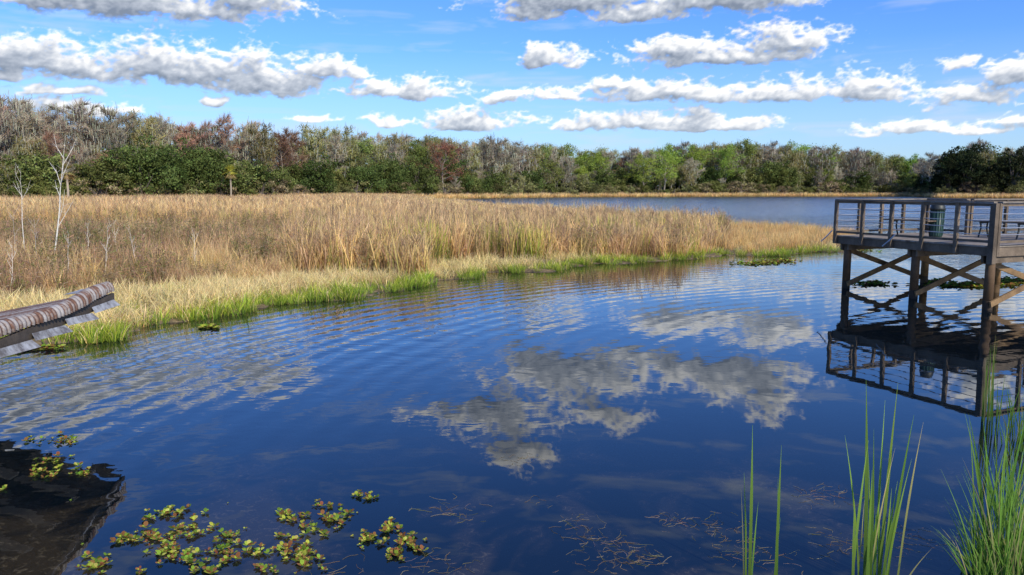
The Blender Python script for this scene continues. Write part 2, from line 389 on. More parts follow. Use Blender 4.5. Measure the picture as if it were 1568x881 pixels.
# ---------------- grass clump kinds
def clump(name,n,rad,h,wd,lean,bend,pal,seg=3,plume=None,outw=1.2):
    m_=M()
    for _ in range(n):
        r=rad*math.sqrt(random.random()); t_=random.uniform(0,6.283); c0,c1=random.choice(pal)
        k=random.uniform(.75,1.25); c0=vary(tuple(x*k for x in c0));c1=vary(tuple(x*k for x in c1))
        hh_=random.uniform(*h); ba=(r*math.cos(t_),r*math.sin(t_),-.03)
        an=t_+random.uniform(-outw,outw)
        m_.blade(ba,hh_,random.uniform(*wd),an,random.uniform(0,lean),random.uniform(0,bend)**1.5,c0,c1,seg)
        if plume and random.random()<plume:
            z=hh_*.95
            for q in range(5):
                m_.blade((ba[0]+random.uniform(-.03,.03),ba[1]+random.uniform(-.03,.03),z-.25+q*.05),.28,.02,random.uniform(0,6.28),.35,.3,(.40,.26,.15),(.55,.38,.22),2)
    return m_.obj(name,MGRASS,link=False)
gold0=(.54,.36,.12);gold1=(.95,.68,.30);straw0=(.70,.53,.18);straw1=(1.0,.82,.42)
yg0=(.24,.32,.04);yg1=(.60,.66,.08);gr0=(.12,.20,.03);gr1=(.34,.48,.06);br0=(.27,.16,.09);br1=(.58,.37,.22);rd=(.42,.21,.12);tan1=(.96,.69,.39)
kinds=[]
def K_(lst,*a,**k):
    i0=len(kinds); 
    for j in range(lst): kinds.append(clump("marsh_plant_%02d"%len(kinds),*a,**k))
    return list(range(i0,len(kinds)))
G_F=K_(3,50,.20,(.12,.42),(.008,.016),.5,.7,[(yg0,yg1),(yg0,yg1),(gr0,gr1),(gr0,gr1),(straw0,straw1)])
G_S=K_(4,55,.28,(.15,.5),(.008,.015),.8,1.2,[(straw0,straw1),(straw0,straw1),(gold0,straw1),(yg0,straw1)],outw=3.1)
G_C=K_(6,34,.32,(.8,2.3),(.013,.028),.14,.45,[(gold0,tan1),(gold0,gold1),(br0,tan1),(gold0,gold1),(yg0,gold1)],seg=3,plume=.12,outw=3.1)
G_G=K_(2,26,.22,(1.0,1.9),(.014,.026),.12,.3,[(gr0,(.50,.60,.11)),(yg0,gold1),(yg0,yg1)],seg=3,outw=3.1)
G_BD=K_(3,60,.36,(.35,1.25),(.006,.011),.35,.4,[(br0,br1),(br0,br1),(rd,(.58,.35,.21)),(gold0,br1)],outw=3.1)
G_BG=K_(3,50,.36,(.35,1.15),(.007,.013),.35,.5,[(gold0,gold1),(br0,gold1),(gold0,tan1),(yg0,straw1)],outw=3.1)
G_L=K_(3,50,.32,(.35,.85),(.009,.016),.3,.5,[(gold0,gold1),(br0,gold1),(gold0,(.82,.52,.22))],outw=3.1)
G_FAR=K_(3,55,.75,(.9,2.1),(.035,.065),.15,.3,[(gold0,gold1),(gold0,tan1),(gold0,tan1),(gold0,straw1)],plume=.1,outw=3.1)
G_FB=K_(2,55,.75,(.6,1.4),(.035,.06),.15,.3,[(br0,br1),(gold0,br1),(rd,tan1)],outw=3.1)
G_W=[]
for _ in range(3):
    m_=M()
    for s_i in range(26):
        a_=random.uniform(0,6.28); r=random.uniform(0,.3); bx,by=r*math.cos(a_),r*math.sin(a_); hh_=random.uniform(.5,1.15); c=vary(random.choice([(.36,.24,.15),(.44,.29,.18),(.22,.24,.07)]),.25)
        tx,ty=bx+random.gauss(0,.12),by+random.gauss(0,.12)
        m_.tube([(bx,by,-.03),((bx+tx)/2,(by+ty)/2,hh_*.5),(tx,ty,hh_)],[.005,.004,.002],3,c)
        for q_i in range(9):
            f=random.uniform(.3,1); p=Vector((bx+(tx-bx)*f,by+(ty-by)*f,hh_*f)); e=p+Vector((random.gauss(0,.07),random.gauss(0,.07),random.uniform(.0,.1)))
            w2=Vector((random.gauss(0,1),random.gauss(0,1),random.gauss(0,1))).normalized()*.011
            m_.quad(tuple(p-w2*.3),tuple(p+w2*.3),tuple(e+w2),tuple(e-w2),vary(c,.3))
    kinds.append(m_.obj("marsh_plant_%02d"%len(kinds),MGRASS,link=False)); G_W.append(len(kinds)-1)
pts=[];rots=[];scls=[];ids=[]
def put(x,y,k,s,sz=None,z=.04):
    pts.append((x,y,z)); rots.append((random.uniform(-.1,.1),random.uniform(-.1,.1),random.uniform(0,6.283)))
    sz=sz or s; scls.append((s,s,sz)); ids.append(k)
def fnoise(x,y,s): return math.sin(x/s+1.3*math.sin(y/s*.7))+math.sin(y/s*1.3+x/s*.5+2)+.5*math.sin(x/s*2.7+y/s*3.1)
bands=[(11,18,13),(18,24,11),(24,35,6.2),(35,55,3.0),(55,90,1.2),(90,245,.36)]
for d0,d1,rho in bands:
    area=.5*(d1*d1-d0*d0)*1.75; n=int(area*rho)
    yy_=np.sqrt(np.random.uniform(d0*d0,d1*d1,n)); uu=np.random.uniform(-.86,.89,n); xx=uu*yy_
    ms=msd(xx,yy_); f2=sdist(FPoly,xx,yy_)
    for x,y,s_d,f_ in zip(xx,yy_,ms,f2):
        if s_d<-.15 or f_>3: continue
        px=CX+x/y*FP*.99
        nz_=fnoise(x,y,3.0); nb=fnoise(x+9,y-4,9.0); n1_=fnoise(x*1.7,y*1.7,1.1)
        wS=np.interp(px,[0,200,480,700,900,1100],[3.4,4.6,4.8,2.8,1.5,1.0])+.6*nz_
        fr_=np.interp(px,[0,450,1000,1400],[.65,.85,.9,.9])+.22*n1_
        hv=1+.15*n1_/2.5+.18*nz_/2.5
        hr=float(np.interp(px,[560,760,900,1080],[1,.90,.80,.74]))
        if y>60 and s_d>3:
            br=(nb+.4*nz_>.6); hf=float(np.interp(px,[560,700,900],[1,.6,.48]))
            put(x,y,random.choice(G_FB if br else G_FAR),random.uniform(.9,1.5)*(1+y/250),random.uniform(.75,1.12)*(1 if y<100 else .9)*hf)
        elif s_d<fr_:
            put(x,y,random.choice(G_F),random.uniform(.55,1.3))
        elif s_d<wS:
            if n1_<-1.1 and random.random()<.5: put(x,y,random.choice(G_F),random.uniform(.8,1.2))
            elif n1_>1.7 and random.random()<.5: put(x,y,random.choice(G_BG),random.uniform(.6,.9),random.uniform(.5,.8))
            else: put(x,y,random.choice(G_S),random.uniform(.8,1.35)*hv)
        elif px>1105 or (px>1040 and random.random()<.6 and y>30):
            put(x,y,random.choice(G_L if random.random()<.8 else G_S),random.uniform(.8,1.3)*hv,random.uniform(.7,1.1)*hv)
        elif px<470+25*nz_ and y<50:
            f=min(1,.5+.14*(s_d-wS))*hv
            r=random.random()
            if r<.28 and nz_-.4*n1_>-.2: put(x,y,random.choice(G_W),random.uniform(.9,1.5),random.uniform(.8,1.45)*f)
            elif r<.80: put(x,y,random.choice(G_BD if nz_+.5*n1_+random.gauss(0,.5)>.2 else G_BG),random.uniform(.8,1.3),random.uniform(.7,1.3)*f)
            elif r<.93: put(x,y,random.choice(G_S),random.uniform(.9,1.4),random.uniform(1,1.7)*f)
            else: put(x,y,random.choice(G_C),random.uniform(.7,1.1),random.uniform(.5,.75)*f)
        else:
            if y<60 and random.random()<.2: put(x,y,random.choice(G_BD+G_W),1.3)
            elif (nz_+.5*n1_>.8 and s_d<wS+7 and random.random()<.5) or random.random()<.07: put(x,y,random.choice(G_G),random.uniform(.9,1.25),random.uniform(.7,1.08)*hv*hr)
            else: put(x,y,random.choice(G_C),random.uniform(.9,1.35),random.uniform(.60,1.12)*hv*.97*hr)
for px in np.arange(560,2000,1.6):
    d=tdist(px)-random.uniform(0,5); x,y=at(px+random.uniform(-2,2),d); put(x,y,random.choice(G_FAR),random.uniform(1.6,2.6),random.uniform(.5,.9))
instancer("marsh_grass",kinds,pts,rots,scls,ids)
print("marsh instances",len(pts))

# ---------------- trees
def leaf(m_,c,s,col):
    n=Vector((random.gauss(0,1),random.gauss(0,1),random.gauss(0,1)+.5)).normalized()
    u=n.orthogonal().normalized(); v_=n.cross(u); t_=random.uniform(0,6.28)
    a=u*math.cos(t_)+v_*math.sin(t_); b=n.cross(a); c=Vector(c)
    m_.quad(tuple(c-a*s),tuple(c-b*s*.6),tuple(c+a*s),tuple(c+b*s*.6),col)
def limbtree(name,Ht,spread,leafcol,ncl,nleaf,ls,trunkcol=(.20,.18,.15),bare=False,low=.3,twig=0,mosscol=None):
    m_=M(); pts_=[]; x=y=0
    nseg=7; tz=Ht*.86
    for k in range(nseg):
        pts_.append((x,y,tz*k/(nseg-1)-.3)); x+=random.gauss(0,.018*Ht);y+=random.gauss(0,.018*Ht)
    rads=[Ht*.017*(1-k/(nseg-1)*.85) for k in range(nseg)]; m_.tube(pts_,rads,6,trunkcol)
    tips=[]
    nl=16
    for i in range(nl):
        f=low+(1-low)*((i+random.random())/nl); k=f*(nseg-1); k0=min(int(k),nseg-2); q=k-k0
        b0=Vector(pts_[k0]).lerp(Vector(pts_[k0+1]),q)
        an=i*2.4+random.uniform(-.5,.5); prof=math.sin(math.pi*min(1,(f-low)/(1-low)*.8+.22))
        ln=spread*.5*(.55+.6*prof)*random.uniform(.7,1.15); up=random.uniform(.35,.95)
        p=b0; lp=[p]
        d=Vector((math.cos(an),math.sin(an),up)).normalized()
        for s2 in range(4):
            d=(d+Vector((random.gauss(0,.22),random.gauss(0,.22),random.gauss(.06,.15)))).normalized(); p=p+d*ln/4; lp.append(p)
        r0=Ht*.0065*(1.3-f); m_.tube(lp,[r0,r0*.75,r0*.55,r0*.4,r0*.2],4,trunkcol)
        for s2 in range(1,5):
            for _ in range(2):
                dd=(d+Vector((random.gauss(0,.7),random.gauss(0,.7),random.gauss(.1,.5)))).normalized()
                e_=lp[s2]+dd*ln*random.uniform(.2,.42); m_.tube([lp[s2],lp[s2].lerp(e_,.5)+Vector((0,0,.03*ln)),e_],[r0*.35,r0*.25,r0*.12],3,trunkcol); tips.append((lp[s2],e_))
    for a,b in tips+[(Vector(pts_[-2]),Vector(pts_[-1])+Vector((0,0,Ht*.1)))]:
        for _ in range(twig):
            s0=a.lerp(b,random.uniform(.2,1)); dd=((b-a).normalized()+Vector((random.gauss(0,.6),random.gauss(0,.6),random.gauss(.25,.5)))).normalized()
            e_=s0+dd*random.uniform(.5,1.5)*Ht/16; w2=dd.orthogonal().normalized()*random.uniform(.02,.045)
            c_=vary(leafcol,.35); m_.quad(tuple(s0-w2),tuple(s0+w2),tuple(e_+w2*.4),tuple(e_-w2*.4),c_)
            if mosscol and random.random()<.12:
                m_.quad(tuple(e_+w2*2),tuple(e_-w2*2),tuple(e_-w2+Vector((0,0,-.9))),tuple(e_+w2+Vector((0,0,-.9))),vary(mosscol,.2))
    if nleaf:
        random.shuffle(tips)
        for a,b in (tips*2)[:ncl]:
            k=random.uniform(.65,1.35); cr=random.uniform(.5,1.0)*spread*.1
            for _ in range(nleaf):
                c_=b+Vector((random.gauss(0,cr),random.gauss(0,cr),random.gauss(0,cr*.6)))
                leaf(m_,c_,random.uniform(.6,1.2)*ls,vary(tuple(z*k for z in leafcol),.25))
    return m_.obj(name,MLEAF,link=False)
def oak(name,Ht,spread,leafcol,ncl=130,nleaf=50,ls=.22,low=.12):
    m_=M(); m_.tube([(0,0,-.3),(.2,.1,Ht*.25),(0,.2,Ht*.5)],[.4,.32,.22],6,(.16,.14,.12))
    lobes=[(random.uniform(-.3,.3)*spread,random.uniform(-.3,.3)*spread,random.uniform(.3,.74)*Ht,random.uniform(.17,.3)*spread) for _ in range(11)]
    for l in lobes: m_.tube([(0,0,Ht*.2),(l[0]*.5,l[1]*.5,l[2]*.6),(l[0],l[1],l[2])],[.2,.13,.04],4,(.16,.14,.12))
    for _ in range(ncl):
        l=random.choice(lobes); d=Vector((random.gauss(0,1),random.gauss(0,1),random.gauss(.1,.9))).normalized()*l[3]*random.uniform(.7,1.08)
        c=Vector(l[:3])+Vector((d.x,d.y,d.z*.85)); c.z=max(c.z,low*Ht); k=random.uniform(.5,1.5); cr=random.uniform(.35,.7)*spread/11
        for _ in range(nleaf):
            leaf(m_,c+Vector((random.gauss(0,cr),random.gauss(0,cr),random.gauss(0,cr*.6))),random.uniform(.6,1.3)*ls,vary(tuple(z*k for z in leafcol),.2))
    return m_.obj(name,MLEAF,link=False)
T=[]
grey=(.38,.32,.23)
for i in range(3): T.append(limbtree("tree_kind_%02d"%len(T),16,7.5,grey,0,0,0,(.46,.41,.33),twig=22,mosscol=(.38,.39,.29)))
T.append(limbtree("tree_kind_%02d"%len(T),16,7,(.36,.22,.15),0,0,0,(.34,.28,.23),twig=28))
T.append(limbtree("tree_kind_%02d"%len(T),15,7,(.30,.28,.11),110,24,.15,(.38,.34,.28),twig=14,mosscol=(.36,.37,.29)))
T.append(limbtree("tree_kind_%02d"%len(T),15,7.5,(.22,.26,.07),130,34,.17,(.32,.28,.23),twig=6))
for i in range(2): T.append(oak("tree_kind_%02d"%len(T),11,11,(.09,.12,.035)))
T.append(oak("tree_kind_%02d"%len(T),11,10,(.16,.18,.055)))
T.append(limbtree("tree_kind_%02d"%len(T),15,8,(.25,.34,.06),140,36,.17,(.3,.27,.22),twig=4))
T.append(limbtree("tree_kind_%02d"%len(T),15,8,(.36,.17,.11),120,26,.13,(.32,.28,.24),twig=14))
T.append(oak("tree_kind_%02d"%len(T),4.5,6,(.20,.20,.08),60,38,.15,.05))
T.append(oak("tree_kind_%02d"%len(T),4.5,6,(.28,.23,.13),50,36,.14,.05))
T.append(oak("tree_kind_%02d"%len(T),13,9,(.035,.045,.020)))
pts=[];rots=[];scls=[];ids=[]
nomH=[15.2,15.2,15.2,15.2,14.2,14.2,10.2,10.2,10.2,14.2,14.2,4.3,4.3,12]
topx=[-300,0,60,130,180,240,300,380,440,520,600,680,720,800,860,920,1000,1040,1110,1180,1260,1330,1400,1440,1480,1520,1568,1700,2200]
topy=[134,142,142,153,170,168,178,189,201,195,204,207,210,212,225,232,231,224,221,221,224,232,242,232,212,226,220,215,210]
def addtree(px,d,k,frac):
    ty=np.interp(px,topx,topy); dt=tdist(px)
    hgt=((289-ty)/FP*dt+H)*frac*random.uniform(.84,1.1)
    x,y=at(px,d); s=hgt/nomH[k]; sw=s*random.uniform(.85,1.15)
    pts.append((x,y,.1)); rots.append((0,0,random.uniform(0,6.28))); scls.append((sw,sw,s)); ids.append(k)
def pick(px,row):
    if px>1400:
        if row=='b': return random.choices([0,1,4,13,6],[2,2,1.5,3,1])[0]
        return random.choices([13,6,0,7,9,4],[6,4,1.2,2,.4,1])[0]
    if px<170: wts=dict(back=([0,1,2,3,4],[3,3,3,4,1.2]),mid=([0,1,3,4,8,6],[2,2,2,2,1.2,1]))
    elif px<480: wts=dict(back=([0,1,2,3,4,5],[3,3,3,1.8,2.5,1]),mid=([6,7,8,4,0],[2.8,2.8,2,1.2,.8]))
    elif px<830: wts=dict(back=([0,1,2,4,5,3,10],[2.5,2.5,2.5,3.5,2,.8,.15]),mid=([6,8,4,0,5,7,1],[2.4,2.4,2.4,1.4,1.6,1.5,1.4]))
    else: wts=dict(back=([0,1,2,4,5,9,3],[2.2,2.2,2.2,3.5,2.8,1.4,.4]),mid=([8,4,0,1,5,6,9],[2.4,3,1.8,1.8,2.4,1.4,.5]))
    a,b=wts['back' if row=='b' else 'mid']; return random.choices(a,b)[0]
def step(px,m_): return m_/tdist(px)*FP
px=-420
while px<2100:
    for off_ in (14,24,36): 
        k=pick(px,'b'); addtree(px+random.uniform(-8,8),tdist(px)+off_+random.uniform(-3,3),k,1.0 if k not in(6,7,8) else .85)
    px+=step(px,3.9)
px=-420
while px<2100:
    addtree(px,tdist(px)+9+random.uniform(-3,3),pick(px,'m'),random.uniform(.45,.75))
    if random.random()<.5: addtree(px+6,tdist(px)+5+random.uniform(-2,2),pick(px,'m'),random.uniform(.35,.58))
    px+=step(px,4.2)
px=-420
while px<2100:
    addtree(px,tdist(px)+2+random.uniform(-1.5,2),random.choice([11,12,11,8 if px<1400 else 13]),random.uniform(.16,.36))
    addtree(px,tdist(px)+46+random.uniform(-1.5,2),random.choice([6,7,8]),random.uniform(.4,.6))
    px+=step(px,2.8)
for px,fr_,k in [(215,.62,6),(250,.68,7),(300,.75,6),(330,.62,7),(160,.5,8),(600,.6,6),(640,.66,7),(560,.6,6),(20,.35,6),(1015,1.02,9),(1110,1.0,9),(985,.97,9),(680,.9,10),(1480,1.0,13),(1450,.9,13),(1420,.8,13),(1520,.92,13),(1550,.95,13)]:
    addtree(px,tdist(px)+3,k,fr_)
instancer("distant_treeline",T,pts,rots,scls,ids); print("trees",len(pts))

def palm(name,x,y,Ht,col):
    m_=M(); m_.tube([(0,0,-.2),(.1,0,Ht*.5),(0,.1,Ht)],[.2,.17,.16],7,(.40,.34,.26))
    for i in range(46):
        an=random.uniform(0,6.28); el_=random.uniform(-.9,1.3); ln=random.uniform(1.1,1.6)
        d=Vector((math.cos(an)*math.cos(el_),math.sin(an)*math.cos(el_),math.sin(el_))); c=Vector((0,.1,Ht))+d*ln*.55
        dead=el_<-.4
        cc=(.40,.29,.13) if dead else col
        for j in range(11):
            f=(j-5)/5*1.0; sd_=d.cross(Vector((0,0,1))).normalized(); e_=(d*math.cos(f)+sd_*math.sin(f)).normalized()
            tip=c+e_*ln*.65+Vector((0,0,-.25*ln*.6)); w2=e_.cross(Vector((0,0,1))).normalized()*.04
            m_.quad(tuple(c-w2),tuple(c+w2),tuple(tip+w2*.3),tuple(tip-w2*.3),vary(cc,.2))
        m_.tube([(0,.1,Ht),tuple(c)],[.03,.02],3,cc)
    o_=m_.obj(name,MLEAF); o_.location=(x,y,0); return o_
x,y=at(353,tdist(353)-8); palm("cabbage_palm",x,y,6.2,(.50,.47,.08))
x,y=at(103,tdist(103)-9); palm("cabbage_palm",x,y,5.6,(.30,.26,.10))

def sapling(name,x,y,Ht,leanx,n=14,r=.035,col=(.60,.57,.52)):
    m_=M(); pp=[]; px_=0;py_=0
    for k in range(9):
        pp.append(Vector((px_,py_,Ht*k/8))); px_+=leanx/8+random.gauss(0,.02*Ht/4); py_+=random.gauss(0,.02)
    m_.tube(pp,[r*(1-k/8.5) for k in range(9)],6,col)
    for i in range(n):
        k=random.uniform(2.5,7.8); k0=int(k); b0=pp[k0].lerp(pp[k0+1],k-k0); an=random.uniform(0,6.28)
        d=Vector((math.cos(an)*.6,math.sin(an)*.6,1)).normalized(); ln=Ht*random.uniform(.1,.25)
        p1=b0+d*ln*.5; p2=p1+(d+Vector((random.gauss(0,.25),random.gauss(0,.25),.3))).normalized()*ln*.5
        m_.tube([b0,p1,p2],[r*.35,r*.25,r*.1],4,col)
        for _ in range(3):
            e_=p1+Vector((random.gauss(0,.15),random.gauss(0,.15),random.uniform(.1,.3)))*ln; m_.tube([p1,e_],[r*.16,r*.06],3,col)
    o_=m_.obj(name,MLEAF,smooth=True); o_.location=(x,y,0); return o_
x,y=W(82,425); sapling("bare_sapling",x,y,4.6,.75,8,.034,(.8,.76,.68))
x,y=W(40,415); sapling("bare_sapling",x,y,3.6,.1,6,.022,(.66,.62,.55))
for px_,py_,h_ in [(20,430,2.2),(55,440,1.9),(130,430,2.0),(160,440,1.9),(15,470,1.6),(215,435,1.8),(300,425,1.6),(100,450,1.7),(180,415,1.8)]:
    x,y=W(px_,py_); sapling("bare_sapling",x,y,h_,random.uniform(-.3,.4),9,.014,(.72,.66,.56))

# ---------------- pier
A0=Vector((9.53,22.7,0)); B0=Vector((11.40,18.25,0)); tv=(B0-A0); LEN=tv.length; tv.normalize(); nv=Vector((-tv.y,tv.x,0)); WID=3.6
def PP(a,b,z): q_=A0+tv*a+nv*b; return (q_.x,q_.y,z)
pier=empty("fishing_pier"); DZ=1.55; RT=2.60
UPV=tv.copy()
def pc(): return tuple([random.uniform(.7,1.3)]*3)
m_=M(); a=0.07
while a<LEN:
    m_.beam(PP(a,-.04,DZ-.02),PP(a,WID+.04,DZ-.02),.134,.038,pc()); a+=.141
b=WID+.12
while b<16:
    m_.beam(PP(1.4,b,DZ-.02),PP(3.4,b,DZ-.02),.134,.038,pc()); b+=.141
m_.obj("deck_planks",MDECK,pier)
m_=M()
for b in (.02,WID-.02): m_.beam(PP(-.02,b,DZ-.145),PP(LEN+.02,b,DZ-.145),.05,.205,pc())
for b in (.6,1.2,1.8,2.4,3.0): m_.beam(PP(.04,b,DZ-.145),PP(LEN-.04,b,DZ-.145),.05,.20,pc())
for a in (.0,LEN): m_.beam(PP(a,.05,DZ-.15),PP(a,WID-.05,DZ-.15),.045,.205,pc())
for a in (.25,2.55,LEN-.2): m_.beam(PP(a-.13,.06,DZ-.335),PP(a-.13,WID-.05,DZ-.335),.05,.16,pc()); m_.beam(PP(a+.13,.06,DZ-.335),PP(a+.13,WID-.05,DZ-.335),.05,.16,pc())
for a in (1.42,3.38): m_.beam(PP(a,WID+.05,DZ-.15),PP(a,16,DZ-.15),.05,.205,pc())
m_.obj("joists",MWOOD,pier)
m_=M()
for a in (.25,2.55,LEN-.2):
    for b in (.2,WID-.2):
        k=(.42,.40,.42) if b<1 else (1.15,1.1,1.0)  # front row darker: shade of the deck put into the pile tint
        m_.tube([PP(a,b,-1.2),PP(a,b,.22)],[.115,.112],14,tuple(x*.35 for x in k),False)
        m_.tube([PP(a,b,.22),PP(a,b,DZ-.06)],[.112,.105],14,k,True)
for b in (6.5,9.5,12.5):
    for a in (1.55,3.25): m_.tube([PP(a,b,-1.2),PP(a,b,DZ-.06)],[.11,.105],14,(1,1,1),True)
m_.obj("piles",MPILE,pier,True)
m_=M()
for a in (.25,2.55,LEN-.2):
    m_.beam(PP(a-.14,.1,1.2),PP(a-.14,WID-.1,.14),.045,.14,(.8,.8,.8)); m_.beam(PP(a+.14,.1,.14),PP(a+.14,WID-.1,1.2),.045,.14,(.8,.8,.8))
m_.obj("cross_braces",MPILE,pier)
m_=M(); mc=M(); mt=M()
def rail(p,q_,n):
    p=Vector(p);q_=Vector(q_)
    for i in range(n+1):
        c=p.lerp(q_,i/n); m_.beam((c.x,c.y,DZ-.24),(c.x,c.y,RT-.04),.085,.085,pc())
    mt.beam((p.x,p.y,RT-.02),(q_.x,q_.y,RT-.02),.14,.036,(.75,.75,.75))
    m_.beam((p.x,p.y,RT-.08),(q_.x,q_.y,RT-.08),.036,.07,pc())
    m_.beam((p.x,p.y,DZ+.10),(q_.x,q_.y,DZ+.10),.035,.06,pc())
    for k in range(4):
        z=DZ+.27+k*.165
        n2=n*4; pp=[]
        for j in range(n2+1):
            c=p.lerp(q_,j/n2); pp.append((c.x,c.y,z-.012*math.sin(math.pi*(j%4)/4)))
        mc.tube(pp,[.0105]*(n2+1),5,(1,1,1))
rail(PP(0,-.06,0),PP(LEN,-.06,0),5)
rail(PP(-.06,.0,0),PP(-.06,WID,0),4)
rail(PP(LEN+.06,.0,0),PP(LEN+.06,WID,0),3)
rail(PP(0,WID+.06,0),PP(1.35,WID+.06,0),1); rail(PP(3.45,WID+.06,0),PP(LEN,WID+.06,0),1)
rail(PP(1.35,WID+.2,0),PP(1.35,16,0),8); rail(PP(3.45,WID+.2,0),PP(3.45,16,0),8)
m_.beam(PP(LEN+.02,-.10,DZ-.42),PP(LEN+.02,-.10,RT-.045),.14,.14,(.8,.8,.8))
m_.obj("railing",MWOOD,pier); mt.obj("rail_cap",MDECK,pier); mc.obj("railing_cables",MSTEEL,pier,True)
m_=M()
for a,s in ((-.05,-1),(2.15,-1)):
    m_.tube([PP(a,-.13,DZ+.14),PP(a+s*.12,-.2,DZ-.03),PP(a+s*.3,-.24,DZ-.2)],[.018,.018,.018],6,(1,1,1),True)
m_.obj("drain_brackets",MSTEEL,pier)
def bench(name,a,b,L2):
    e=empty(name); m1=M()
    for k in range(3): m1.beam(PP(a-L2/2,b-.13+k*.13,DZ+.45),PP(a+L2/2,b-.13+k*.13,DZ+.45),.115,.035,pc())
    m1.obj("seat",MWOOD,e)
    m2=M()
    for s in (-1,1):
        aa=a+s*L2*.36
        m2.tube([PP(aa,b-.2,DZ),PP(aa,b-.12,DZ+.25),PP(aa,b-.14,DZ+.42)],[.022]*3,8,(1,1,1),True)
        m2.tube([PP(aa,b+.2,DZ),PP(aa,b+.12,DZ+.25),PP(aa,b+.14,DZ+.42)],[.022]*3,8,(1,1,1),True)
        m2.tube([PP(aa,b-.17,DZ+.41),PP(aa,b+.17,DZ+.41)],[.022]*2,8,(1,1,1),True)
    m2.obj("legs",MDARK,e)
bench("deck_bench",1.1,1.6,1.5); bench("deck_bench",2.9,3.0,1.5)
e=empty("trash_can"); m1=M(); c=PP(1.75,1.9,DZ)
m1.tube([(c[0],c[1],DZ),(c[0],c[1],DZ+.05),(c[0],c[1],DZ+.75)],[.15,.16,.175],20,(1,1,1),True)
for k in range(18):
    t_=k/18*6.283; m1.tube([(c[0]+.162*math.cos(t_),c[1]+.162*math.sin(t_),DZ+.04),(c[0]+.182*math.cos(t_),c[1]+.182*math.sin(t_),DZ+.74)],[.012,.012],4,(1,1,1))
m1.obj("barrel",MGREEN,e,True); m1=M()
m1.tube([(c[0],c[1],DZ+.75),(c[0],c[1],DZ+.80),(c[0],c[1],DZ+.93),(c[0],c[1],DZ+.97)],[.2,.2,.16,.05],20,(1,1,1),True)
m1.obj("lid",MDARK,e,True)

# ---------------- rusty corrugated roof at left
def pair(x1,y1,x2,y2):
    d1_=pdir(x1,y1);d2_=pdir(x2,y2); s1=-d1_[2]/d1_[1]; s2=-d2_[2]/d2_[1]
    Y=2*H/(s1+s2); return Vector((d1_[0]/d1_[1]*Y,Y,H-s1*Y))
T0=pair(170,440,180,748); T1=pair(56,484,60,881); T2=pair(0,474,0,690)
ev=(T1-T0).normalized(); gv=(T2-T0); GL=gv.length*1.35; gv.normalize(); nn=gv.cross(ev).normalized()
if nn.z<0: nn=-nn
roof=empty("corrugated_metal_roof"); RL=5.6
def RP(a,b,c): return tuple(T0+ev*a+gv*b+nn*c)
def grid(fn,na,nb,name,mat,colf):
    V=[];F=[];C=[]
    for i in range(na+1):
        for j in range(nb+1): V.append(fn(i/na,j/nb)); C.append(colf(i/na,j/nb))
    for i in range(na):
        for j in range(nb): k=i*(nb+1)+j; F.append((k,k+1,k+nb+2,k+nb+1))
    q_=M(); q_.V=V;q_.F=F;q_.C=C; return q_.obj(name,mat,roof,True)
bandr=[random.choice([.15,.8,.6,.95,.5,.3]) for _ in range(90)]
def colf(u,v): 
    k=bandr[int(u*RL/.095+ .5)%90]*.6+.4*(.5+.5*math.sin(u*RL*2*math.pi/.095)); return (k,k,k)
grid(lambda u,v:RP(u*RL,v*GL+(.06*math.sin(u*31)+.05*math.sin(u*83) if v>.99 else 0),.018*math.sin(u*RL*2*math.pi/.09)-.05),500,8,"roof_sheet",MRUST,colf)
def cap(u,v):
    s=u*RL; r=.080+.022*abs(math.sin(s*math.pi/.095))+.012*math.sin(s*1.7); t_=-2.4+v*4.6
    return RP(s,.03+r*math.cos(t_+math.pi/2)+.018*math.sin(s*2.3)+.008*math.sin(s*9),-.03+r*math.sin(t_+math.pi/2)+.025*math.sin(s*1.9+1))
grid(cap,800,16,"rolled_ridge_cap",MRUST,colf)
MTIN=pbr("grey_tin",lambda t,v:(mixc(t,mrange(t,noise(t,v,5,6,.7).outputs['Fac'],.4,.62),(.50,.50,.48),(.16,.14,.12)),noise(t,v,30).outputs['Fac']),.6,.2)
m1=M()
def q4(*p):
    k=len(m1.V); m1.V+=list(p); m1.F.append((k,k+1,k+2,k+3)); m1.C+=[(1,1,1)]*4
for a0 in np.arange(.12,RL,.95):
    j=random.uniform(-.03,.03)
    q4(RP(a0,-.03,-.19+j),RP(a0+.90,-.03,-.15),RP(a0+.9,-.05,-.235),RP(a0-.06,-.09,-.29+j))
q4(RP(-.05,.25,.02),RP(.75,.18,.04),RP(.75,.5,.07),RP(-.1,.55,.05))
q4(RP(-.08,.1,-.10),RP(-.02,.6,-.06),RP(.05,.6,-.2),RP(.0,.1,-.26))
m1.obj("flashing_strips",MTIN,roof)
m1=M()
m1.beam(RP(0,.02,-.15),RP(RL,.02,-.15),.04,.13,(.7,.7,.7)); m1.beam(RP(0,GL*.5,-.15),RP(RL,GL*.5,-.15),.05,.12,(.7,.7,.7)); m1.beam(RP(0,GL-.03,-.15),RP(RL,GL-.03,-.15),.04,.13,(.7,.7,.7))
m1.obj("purlins",MWOOD,roof)
m1=M()
for a in np.arange(.45,RL,.80):
    b0=.15+random.uniform(0,.3)
    while b0<GL-.3:
        b1=b0+random.uniform(.5,1.1); m1.beam(RP(a+random.uniform(-.06,.06),b0,-.26),RP(a+random.uniform(-.06,.06),min(b1,GL-.05),-.26),.13,.04,(2.9,2.9,2.9)); b0=b1+random.uniform(.1,.3)  # near-white tint paints streaks of leaking light onto the rafters
m1.obj("light_streak_rafters",MDECK,roof)
m1=M()
for a in (2.9,5.3):
    for b in (.25,GL-.3):
        if a<3.5 and b<1: continue
        p=RP(a,b,-.3); m1.tube([(p[0],p[1],-1.1),p],[.07,.07],10,(1,1,1),True)
